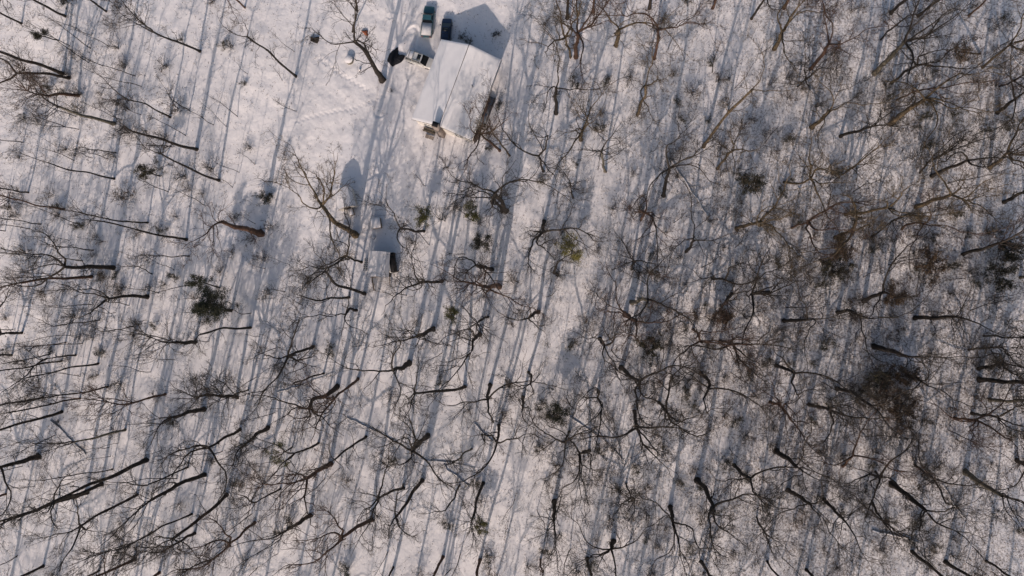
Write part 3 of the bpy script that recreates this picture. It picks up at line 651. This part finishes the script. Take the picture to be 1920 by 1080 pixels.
# ------------------------------------------------------------------ house
SIDING = mat('cream_siding', (.62, .58, .53), .7, (.55, .52, .48), 3)
SHADE_SIDING = SIDING
BRICK = mat('chimney_brick', (.20, .16, .14), .9, (.34, .29, .26), 9, .4)
DARK = mat('black_glass', (.006, .007, .009), .12, spec=.6)
SOOT = mat('soot', (.01, .01, .012), .9)
WHITE = mat('white_trim', (.72, .70, .67), .5)
WOOD = mat('weathered_wood', (.16, .12, .09), .85, (.26, .21, .17), 12)
DWOOD = mat('dark_wood', (.05, .04, .035), .85, (.09, .07, .06), 12)
GREY = mat('grey_metal', (.16, .17, .19), .5, metallic=.3)
def house():
    gz = float(ground(HC[0], HC[1])); root = empty('house', (HC[0], HC[1], gz), hang)
    tag(root, 'single storey house with snow covered gable roof and brick chimney in the clearing', 'house')
    E, R_ = 3.0, 5.1 - gz; w, l = HW / 2 - .45, HL / 2 - .3; zb = -.6
    # walls incl. gables; local x = across (right), y = along the ridge
    rz = E + (R_ - E) * 1.0 - .22
    mb = MB(); v = [(-w, -l, zb), (w, -l, zb), (w, l, zb), (-w, l, zb), (-w, -l, E - .12), (w, -l, E - .12), (w, l, E - .12), (-w, l, E - .12), (0, -l, rz), (0, l, rz)]
    mb.v.append(np.array(v)); mb.n = 10; mb.f.append([[0, 1, 5, 8, 4], [1, 2, 6, 5], [2, 3, 7, 9, 6], [3, 0, 4, 7]])
    obj('wall', mb, SIDING, root)
    hw = HW / 2; hl = HL / 2; s = (R_ - E) / hw
    def slab(z0, th, grow_=0.0):
        m = MB(); W = hw + grow_; Lh = hl + grow_; e = R_ - s * W
        a = [(-W, e), (0, R_), (W, e)]
        top = [(x, z + z0 + th) for x, z in a]; bot = [(x, z + z0) for x, z in a]
        v = [(x, y, z) for y in (-Lh, Lh) for x, z in top + bot]; m.v.append(np.array(v)); m.n = 12
        m.f.append([[0, 1, 7, 6], [1, 2, 8, 7], [3, 9, 10, 4], [4, 10, 11, 5], [0, 6, 9, 3], [2, 5, 11, 8], [0, 3, 4, 1], [1, 4, 5, 2], [6, 7, 10, 9], [7, 8, 11, 10]])
        return m
    roof = obj('roof', slab(-.14, .12), DWOOD, root)
    # snow on the roof: soft undulating sheet with rounded edge
    nx, ny = 41, 61; X, Y = np.meshgrid(np.linspace(-hw + .02, hw - .02, nx), np.linspace(-hl + .02, hl - .02, ny))
    edge = np.minimum(np.minimum(X + hw, hw - X), np.minimum(Y + hl, hl - Y)); th = .16 * np.clip(edge / .25, 0, 1) ** .5 + .01
    crease = -.10 * np.exp(-(X / .09) ** 2)
    Z = R_ - s * np.abs(X) + .01 + th + crease + .03 * np.sin(X * 1.3 + Y * .4) * np.sin(Y * .7) + .008 * np.sin(X * 3.1 - Y * 1.9 + 1) + .004 * np.sin(X * 5.3 + Y * 4.1)
    V = np.stack([X, Y, Z], -1).reshape(-1, 3); i = np.arange(ny - 1)[:, None] * nx; j = np.arange(nx - 1)[None]
    m = MB().add(V, np.stack([i + j, i + j + 1, i + nx + j + 1, i + nx + j], -1).reshape(-1, 4))
    obj('roof_snow', m, mat('smooth_roof_snow', (.80, .775, .765), .7, (.76, .735, .73), .6), roof, smooth=True)
    m = MB(); m.box((0, 0, R_ + .04), (.08, HL - .1, .22)); obj('ridge_cap', m, mat('ridge_metal', (.12, .115, .12), .6), roof)
    # chimney on the lower gable
    m = MB(); m.box((-.35, -l - .47, (R_ + 1.3) / 2 - .3), (1.05, .9, R_ + 1.3 + .6)); ch = obj('chimney', m, BRICK, root)
    m = MB(); m.box((-.35, -l - .47, R_ + 1.36), (.95, .8, .1)); obj('flue', m, SOOT, ch)
    m = MB(); m.box((2.8, 1.0, E + 1.6), (.14, .14, 1.3)); obj('vent_pipe', m, GREY, root)
    # windows and door on the right wall, and on the lower gable
    def window(x, y, z, wd, hg, side):
        f = MB(); g_ = MB()
        if side == 'r':
            for dz in (-hg / 2, hg / 2): f.box((x, y, z + dz), (.10, wd + .16, .10))
            for dy in (-wd / 2, 0, wd / 2): f.box((x, y + dy, z), (.10, .08, hg - .1))
            g_.box((x, y, z), (.04, wd - .05, hg - .05))
        else:
            for dz in (-hg / 2, hg / 2): f.box((x, y, z + dz), (wd + .16, .10, .10))
            for dx in (-wd / 2, 0, wd / 2): f.box((x + dx, y, z), (.08, .10, hg - .1))
            g_.box((x, y, z), (wd - .05, .04, hg - .05))
        o = obj('window', f, WHITE, root); obj('pane', g_, DARK, o)
    for y in (-4.6, 2.3, 5.2): window(w + .04, y, 1.7, 1.5, 1.1, 'r')
    window(-2.9, -l - .04, 1.7, 1.3, 1.1, 'b'); window(3.0, -l - .04, 1.7, 1.5, 1.1, 'b')
    m = MB(); m.box((w + .04, -1.2, 1.25), (.06, .95, 2.1)); d = obj('door', m, GREY, root); m = MB(); m.box((w + .10, -.85, 1.2), (.06, .06, .14)); obj('handle', m, WHITE, d)
    # awning over the door, gutter
    m = MB(); m.box((w + .85, -3.0, 2.45), (1.0, 2.2, .08)); obj('awning', m, GREY, root)
    m = MB(); m.box((hw + .06, 0, R_ - s * hw - .12), (.11, HL - .2, .11)); obj('gutter', m, WHITE, root)
    # side deck with railing along the right wall
    m = MB()
    m.box((w + .72, -.8, .35), (1.2, 4.6, .12)); obj('porch_floor', m, GREY, root)
    rl = MB()
    for y in np.linspace(-3.0, 1.4, 12): rl.box((w + 1.32, y, .95), (.05, .05, 1.1))
    rl.box((w + 1.32, -.8, 1.5), (.09, 4.5, .06)); obj('railing', rl, DWOOD, root)
    st = MB()
    for k in range(6): st.box((w + .75, -3.3 - .42 * k, .28 - .1 * k), (1.0, .3, .07))
    for x in (w + .2, w + 1.3): st.box((x, -4.35, .02), (.06, 2.5, .2))
    obj('steps', st, DWOOD, root)
    # clutter
    return root, w, l, gz
hr, hw_, hl_, hgz = house()
def HP(a, b, z=0): # house-local to world (a across, b along)
    p = HC + hv * a + hu * b; return np.array([p[0], p[1], float(ground(p[0], p[1])) + z])

def timber_rack(px, py, rz, L, label):
    r = empty('firewood_rack', G(px, py), rz); tag(r, label, 'firewood rack')
    f = MB()
    for x in (-L / 2, L / 2):
        for y in (-.25, .25): f.box((x, y, .45), (.08, .08, 1.0))
    for z in (.12, .9):
        for y in (-.25, .25): f.box((0, y, z), (L - .1, .07, .07))
    obj('rack', f, WOOD, r); g = np.random.default_rng(3); m = MB(); ps = []
    for i in range(int(L / .17)):
        for k in range(4): ps.append([[-L / 2 + .12 + i * .17, -.3, .24 + k * .17], [-L / 2 + .12 + i * .17, .3, .24 + k * .17]])
    ps = np.array(ps) + g.normal(0, .012, (len(ps), 1, 3)); tubes(m, ps, np.full(len(ps), .075), np.full(len(ps), .07), 6); obj('firewood', m, BARK_PALE, r)
timber_rack(*[proj(*[np.array([v]) for v in HP(-2.6, -HL / 2 - .35)[:2]])[i][0] for i in (0, 1)], hang, 2.1, 'open wooden rack of firewood against the lower gable beside the chimney')

# bench frame on the lower left corner of the house
def bench(px, py, rz, label):
    r = empty('garden_bench', G(px, py), rz); tag(r, label, 'bench'); m = MB()
    for i in range(4): m.box((0, -.18 + .12 * i, .45), (1.5, .09, .04))
    obj('seat', m, WOOD, r); m = MB()
    for i in range(3): m.box((0, .26, .6 + .13 * i), (1.5, .04, .09))
    obj('backrest', m, WOOD, r)
    for x in (-.65, .65):
        for y in (-.18, .25): q = MB(); q.box((x, y, .215 if y < 0 else .43), (.07, .06, .43 if y < 0 else .86)); obj('leg', q, WOOD, r)
bench(806, 259, hang, 'slatted wooden bench on the snow below the firewood rack by the chimney')

# ------------------------------------------------------------------ vehicles
PAINT = mat('silver_paint', (.62, .60, .56), .3, metallic=.15, spec=.5)
NAVY = mat('navy_paint', (.012, .022, .05), .25, spec=.5); TEAL = mat('teal_paint', (.03, .09, .11), .3, spec=.5)
TYRE = mat('tyre_rubber', (.015, .015, .016), .9); RIM = mat('rim_metal', (.4, .4, .4), .35, metallic=.8)
LAMP = mat('lamp_glass', (.5, .1, .08), .2)
def loft(sections, m=10):
    """sections: (x, halfwidth, z0, z1, round) -> closed body along x"""
    mb = MB(); rings = []
    for x, hw, z0, z1, rd in sections:
        pts = []
        for cx, cz, a0 in ((hw - rd, z1 - rd, 0), (-hw + rd, z1 - rd, 90), (-hw + rd, z0 + rd, 180), (hw - rd, z0 + rd, 270)):
            for k in range(4):
                a = math.radians(a0 + k * 30); pts.append((x, cx + rd * math.cos(a), cz + rd * math.sin(a)))
        rings.append(pts)
    n = len(rings[0]); mb.v.append(np.array(rings).reshape(-1, 3)); mb.n = n * len(rings)
    f = [[i * n + j, i * n + (j + 1) % n, (i + 1) * n + (j + 1) % n, (i + 1) * n + j] for i in range(len(rings) - 1) for j in range(n)]
    f += [list(range(n))[::-1], [(len(rings) - 1) * n + j for j in range(n)]]
    mb.f.append(f); return mb
def vehicle(name, cat, label, px, py, rz, paint, L=4.6, W=1.86, Ht=1.75, style='suv', snow=True):
    r = empty(name, G(px, py), rz); tag(r, label, cat); h = L / 2; w = W / 2
    body = loft([(-h, w * .88, .45, .95, .1), (-h + .12, w * .97, .32, 1.02, .14), (-h * .5, w, .28, 1.05, .14), (h * .35, w, .28, 1.04, .14), (h * .75, w * .96, .3, .95, .14), (h - .12, w * .88, .34, .85, .14), (h, w * .72, .45, .72, .1)])
    b = obj('body', body, paint, r, smooth=False)
    if style == 'suv': ca = [(-h + .1, w * .86, 1.0, 1.12, .04), (-h + .35, w * .80, 1.0, Ht - .08, .1), (-h + .6, w * .78, 1.0, Ht, .1), (h * .20, w * .78, 1.0, Ht, .1), (h * .26, w * .79, 1.0, Ht - .05, .1), (h * .58, w * .86, 1.0, 1.07, .03)]
    else: ca = [(-h * .12, w * .86, 1.0, 1.12, .04), (-h * .06, w * .80, 1.0, Ht - .06, .1), (h * .2, w * .78, 1.0, Ht, .1), (h * .28, w * .79, 1.0, Ht - .05, .1), (h * .52, w * .86, 1.0, 1.07, .03)]
    obj('cabin', loft(ca), DARK, r)
    xr0, xr1 = (-h + .42, h * .22) if style == 'suv' else (-h * .05, h * .24)
    m = MB(); m.poly([(xr0, -w * .74, Ht + .035), (xr1, -w * .74, Ht + .035), (xr1 + .06, 0, Ht + .045), (xr1, w * .74, Ht + .035), (xr0, w * .74, Ht + .035)], .05); rf = obj('roof_panel', m, paint, r)
    # pillars
    for sy in (-1, 1):
        for x in ((-h + .3, -h * .42, -h * .02) if style == 'suv' else (0.0,)):
            a = np.array([x, sy * (w * .90), 1.02]); c = np.array([x + .05, sy * w * .77, Ht + .01]); pl = MB(); tubes(pl, np.array([[a, c]]), [.06], [.05], 4); obj('pillar', pl, paint, r)
        a = np.array([h * .5, sy * w * .87, 1.06]); c = np.array([h * .16, sy * w * .77, Ht + .01]); pl = MB(); tubes(pl, np.array([[a, c]]), [.05], [.05], 4); obj('pillar', pl, paint, r)
    if style == 'suv':
        m = MB(); m.box((h * .16 - .35, 0, Ht + .05), (.62, .95, .05)); obj('sunroof', m, DARK, r)
        rk = MB()
        for sy in (-1, 1): rk.box(((xr0 + xr1) / 2, sy * w * .66, Ht + .09), (xr1 - xr0 - .3, .04, .05))
        for x in (xr0 + .35, xr0 + 1.1): rk.box((x, 0, Ht + .075), (.035, w * 1.3, .03))
        obj('roof_rack', rk, DARK, r)
        if snow:
            m = MB(); m.box((xr0 + .19, 0, Ht + .08), (.30, w * 1.42, .07), taper=.9); m.box((xr0 + .73, 0, Ht + .08), (.66, w * 1.42, .07), taper=.92); obj('roof_snow', m, SNOW, r)
    else:
        m = MB(); m.box((-h * .55, 0, 1.13), (h * .80, w * 1.72, .16)); obj('bed_snow', m, SNOW, r)
        m = MB()
        for sy in (-1, 1): m.box((-h * .55, sy * w * .93, 1.12), (h * .84, .10, .24))
        m.box((-h * .98, 0, 1.0), (.08, w * 1.8, .34)); obj('bed_side', m, paint, r)
    for sy in (-1, 1):
        m = MB(); m.box((h * .42, sy * (w + .12), 1.08), (.14, .2, .14)); obj('mirror', m, paint, r)
        m = MB(); m.box((-h + .01, sy * w * .72, .82), (.08, .26, .22)); obj('taillight', m, LAMP, r)
        m = MB(); m.box((h - .10, sy * w * .62, .70), (.14, .34, .13)); obj('headlight', m, WHITE, r)
        for x in (-h * .60, h * .62):
            m = MB(); a = np.array([[[x, sy * (w - .22), .34], [x, sy * (w + .01), .34]]]); tubes(m, a, [.34], [.34], 18); wh = obj('wheel', m, TYRE, r)
            m = MB(); tubes(m, np.array([[[x, sy * (w - .05), .34], [x, sy * (w + .03), .34], [x, sy * (w + .031), .34]]]), [.2], [.02], 12); obj('rim', m, RIM, wh)
    return r
vehicle('parked_suv', 'car', 'silver white sport utility vehicle with open black sunroof parked beside the house', 789, 115, math.radians(-21), PAINT, 5.0, 1.95, 1.85)
vehicle('pickup_truck', 'pickup truck', 'teal pickup truck with snow filled bed parked above the silver vehicle', 804, 44, math.radians(84), TEAL, 5.4, 1.95, 1.8, 'pickup')
vehicle('parked_car', 'car', 'navy blue car partly in the shade behind the upper corner of the house', 838, 62, math.radians(86), NAVY, 4.5, 1.8, 1.45, 'suv', False)

# black tarpaulin heap left of the vehicle
TARP = mat('black_tarp', (.008, .009, .013), .65, spec=.15)
def heap(name, label, cat, outline, hgt, m, noise=.12):
    pts = [G(x, y) for x, y in outline]; c = sum(pts) / len(pts); g = np.random.default_rng(5)
    n = len(pts); K = 4; fine = []
    for i in range(n):
        a, b = pts[i], pts[(i + 1) % n]
        for k in range(K): fine.append(a + (b - a) * k / K)
    fine = np.array(fine) - c; N = len(fine); rings = []
    for t in (1, .93, .8, .6, .35, .12):
        q = fine * t; q[:, 2] = -.05 if t == 1 else hgt * (1 - t ** 3) ** .7
        if t < 1: q = q + g.normal(0, noise * .35, q.shape) * [1, 1, .8]
        rings.append(q)
    mb = MB(); V = np.vstack(rings); f = [[r * N + i, r * N + (i + 1) % N, (r + 1) * N + (i + 1) % N, (r + 1) * N + i] for r in range(5) for i in range(N)]
    mb.v.append(V); mb.n = len(V); mb.f.append(f + [[5 * N + i for i in range(N)]])
    return tag(obj(name, mb, m, None, c), label, cat)
heap('black_tarpaulin', 'black tarpaulin heap with pointed top lying left of the silver vehicle', 'tarpaulin', [(746.5, 87), (747, 100), (751, 105), (756, 103), (761, 104.5), (756, 113), (752, 117), (744, 121), (736, 125), (726, 117), (725, 113), (730, 100), (735, 95)], .55, TARP)
heap('orange_tarpaulin', 'small rust orange cover at the top edge left of the vehicles', 'tarpaulin', [(678, 58), (690, 58), (690, 68), (685, 66)], .5, mat('rust_cover', (.25, .07, .03), .7))

# ------------------------------------------------------------------ sheds and small things
def gambrel(px, py, rz, W, L, hw, hr_, label, name='garden_shed', open_side=False, wallm=None):
    r = empty(name, G(px, py), rz); tag(r, label, 'shed'); w, l = W / 2, L / 2
    prof = [(-w, hw), (-w * .72, hw + (hr_ - hw) * .62), (0, hr_), (w * .72, hw + (hr_ - hw) * .62), (w, hw)]
    mb = MB(); V = []
    for y in (-l, l): V += [(-w + .06, y, -.1)] + [(x * .97, y, z - .05) for x, z in prof] + [(w - .06, y, -.1)]
    mb.v.append(np.array(V)); mb.n = 14; mb.f.append([[6, 5, 4, 3, 2, 1, 0][::-1], [7, 8, 9, 10, 11, 12, 13][::-1], [0, 1, 8, 7], [6, 13, 12, 5]])
    obj('wall', mb, wallm or SIDING, r)
    def shell(off, th, m, nm, ov, par):
        a = [(x * (1 + off * .35 / w), z + off) for x, z in prof]; b = [(x * (1 + (off + th) * .35 / w), z + off + th) for x, z in prof]; k = len(a); q = MB()
        V = [(x, y, z) for y in (-l - ov, l + ov) for x, z in a + b]; q.v.append(np.array(V)); q.n = len(V); n = 2 * k; f = []
        for i in range(k - 1): f += [[i, i + 1, n + i + 1, n + i][::-1], [k + i, k + i + 1, n + k + i + 1, n + k + i], [i, i + 1, k + i + 1, k + i], [n + i, n + i + 1, n + k + i + 1, n + k + i][::-1]]
        f += [[0, k, n + k, n], [k - 1, n + k - 1, n + 2 * k - 1, 2 * k - 1]]; q.f.append(f); return obj(nm, q, m, par)
    rf = shell(0, .05, DWOOD, 'roof', .15, r); shell(.055, .13, SNOW, 'roof_snow', .13, rf)
    m = MB(); m.box((0, -l - .035, 1.0), (1.1, .05, 1.9)); d = obj('door', m, DWOOD, r); m = MB(); m.box((.4, -l - .08, 1.0), (.05, .05, .14)); obj('handle', m, GREY, d)
    return r
gambrel(653, 376, math.radians(15), 3.1, 3.1, 1.8, 3.1, 'cream garden shed with snow covered barn roof at the centre of the left clearing')
gambrel(716, 497, math.radians(-3), 3.6, 4.0, 1.9, 3.2, 'larger snow roofed shed with dark lean-to beside the ladder pile', wallm=DWOOD)
def lean():
    r = empty('log_store', G(739, 493), math.radians(8)); tag(r, 'narrow black open lean-to standing right of the larger shed', 'log store'); m = MB()
    m.box((0, 0, .8), (.8, 3.3, 1.6)); obj('body', m, SOOT, r); m = MB(); m.box((-.48, 0, .95), (.12, 3.4, 1.8)); obj('side_panel', m, WHITE, r)
    m = MB(); 
    for y in (-1.6, 0, 1.6): m.box((.46, y, .8), (.08, .08, 1.7))
    obj('post', m, DWOOD, r)
lean()
def crate(px, py, rz, w, l, h, label, nm='wooden_box', legs=True, cat='box', m_=None):
    r = empty(nm, G(px, py), rz); tag(r, label, cat); m = MB(); z0 = .25 if legs else -.05; m.box((0, 0, z0 + h / 2), (w, l, h)); obj('body', m, m_ or WOOD, r)
    m = MB(); m.box((0, 0, z0 + h + .03), (w + .12, l + .12, .06)); lid = obj('lid', m, DWOOD, r); m = MB(); m.box((0, 0, z0 + h + .12), (w + .08, l + .08, .12), taper=.93); obj('snow_cover', m, SNOW, lid)
    if legs:
        for x in (-w * .42, w * .42):
            for y in (-l * .42, l * .42): q = MB(); q.box((x, y, .1), (.08, .08, .4)); obj('leg', q, DWOOD, r)
crate(708, 420, math.radians(8), 1.6, 1.7, 1.0, 'square snow topped box on legs right of the garden shed')
crate(661, 399, math.radians(18), .8, 1.1, .8, 'small grey box with snowy lid just below the garden shed')
crate(650, 424, math.radians(40), .8, .9, .6, 'tilted snowy box beside the big brown trunk below the garden shed', legs=False)
def ladder(px, py, rz, label, n=6):
    r = empty('pallet_stack', G(px, py), rz); tag(r, label, 'pallet'); m = MB()
    for i in range(n): m.box((0, (i - n / 2 + .5) * .36, .36), (1.05, .15, .05))
    obj('slats', m, WHITE, r); m = MB()
    for x in (-.45, 0, .45): m.box((x, 0, .17), (.1, n * .36, .32))
    obj('bearers', m, DWOOD, r)
ladder(689, 496, math.radians(-6), 'snowy slatted pallet with six pale slats left of the larger shed')
def frame_panel(px, py, rz, L, h, label, nm='low_fence'):
    r = empty(nm, G(px, py), rz); tag(r, label, 'fence'); m = MB()
    for z in (.25, .55, .85):
        if z < h: m.box((0, 0, z), (L, .05, .12))
    obj('rail', m, WOOD, r)
    for x in (-L / 2, 0, L / 2): q = MB(); q.box((x, 0.06, h / 2 - .1), (.09, .09, h + .2)); obj('post', q, WOOD, r)
frame_panel(715, 519, math.radians(6), 3.2, 1.1, 'low wooden fence running just below the larger shed')
frame_panel(701, 533, math.radians(-80), 2.2, .9, 'short dark fence at the left end of the low fence')
frame_panel(732, 526, math.radians(-88), 1.7, .7, 'short fence stub at the right end of the low fence')
def barrel(px, py, r_, h, m_, label, nm, cat, snowy=True):
    b = G(px, py); r = empty(nm, b); tag(r, label, cat); m = MB()
    z = np.linspace(-.05, h, 5); pth = np.stack([np.zeros(5), np.zeros(5), z], 1); tubes(m, pth[None], [r_], [r_ * .96], 9)
    obj('body', m, m_, r); m = MB(); tubes(m, np.array([[[0, 0, h - .03], [0, 0, h + .10], [0, 0, h + .17], [0, 0, h + .175]]]), [r_ * 1.02], [.02], 12)
    obj('snow_cap' if snowy else 'lid', m, SNOW if snowy else WHITE, r, smooth=True)
barrel(656, 114, .72, .75, BARK_PALE, 'broad cut stump with thick snow cap beside the big tree by the house', 'tree_stump', 'stump')
barrel(664, 341, .22, .5, GREY, 'small round pot in the blue shadow above the garden shed', 'plant_pot', 'pot')
barrel(675, 132, .2, .3, BARK, 'tiny stump between the snow capped stump and the big tree', 'tree_stump', 'stump')
barrel(1714, 172, .45, .8, SOOT, 'dark drum with white lid under the upper right trees', 'drum', 'drum', False)
barrel(701, 445, .3, .3, BARK, 'small snow capped round stump left of the larger shed', 'tree_stump', 'stump')
barrel(907, 190, .22, .25, BARK, 'small round pot on the snow just right of the house', 'plant_pot', 'pot')
barrel(891, 213, .25, .3, BARK, 'snowy bucket beside the porch railing of the house', 'bucket', 'bucket')
heap('dark_stump', 'dark jagged stump on open snow near the top left of the clearing', 'stump', [(582, 69), (587, 71), (599, 69), (598, 77), (595, 82), (589, 80), (582, 77)], .45, BARK)
heap('brush_pile', 'brushwood pile at the lower right corner of the house', 'brush pile', [(886, 262), (893, 246), (898, 240), (901, 250), (897, 262), (890, 270)], .45, DWOOD, .3)
for k, (x, y, lb) in enumerate([(868, 70, 'dark spiky shrub in the blue shadow above the house roof, left one'), (882, 80, 'dark spiky shrub touching the roof edge in the blue shadow above the house'), (932, 66, 'sparse shrub at the right end of the blue shadow above the house')]):
    put_bush(laurel[k], x, y, .6, 'evergreen_shrub', 'shrub', None, lb)
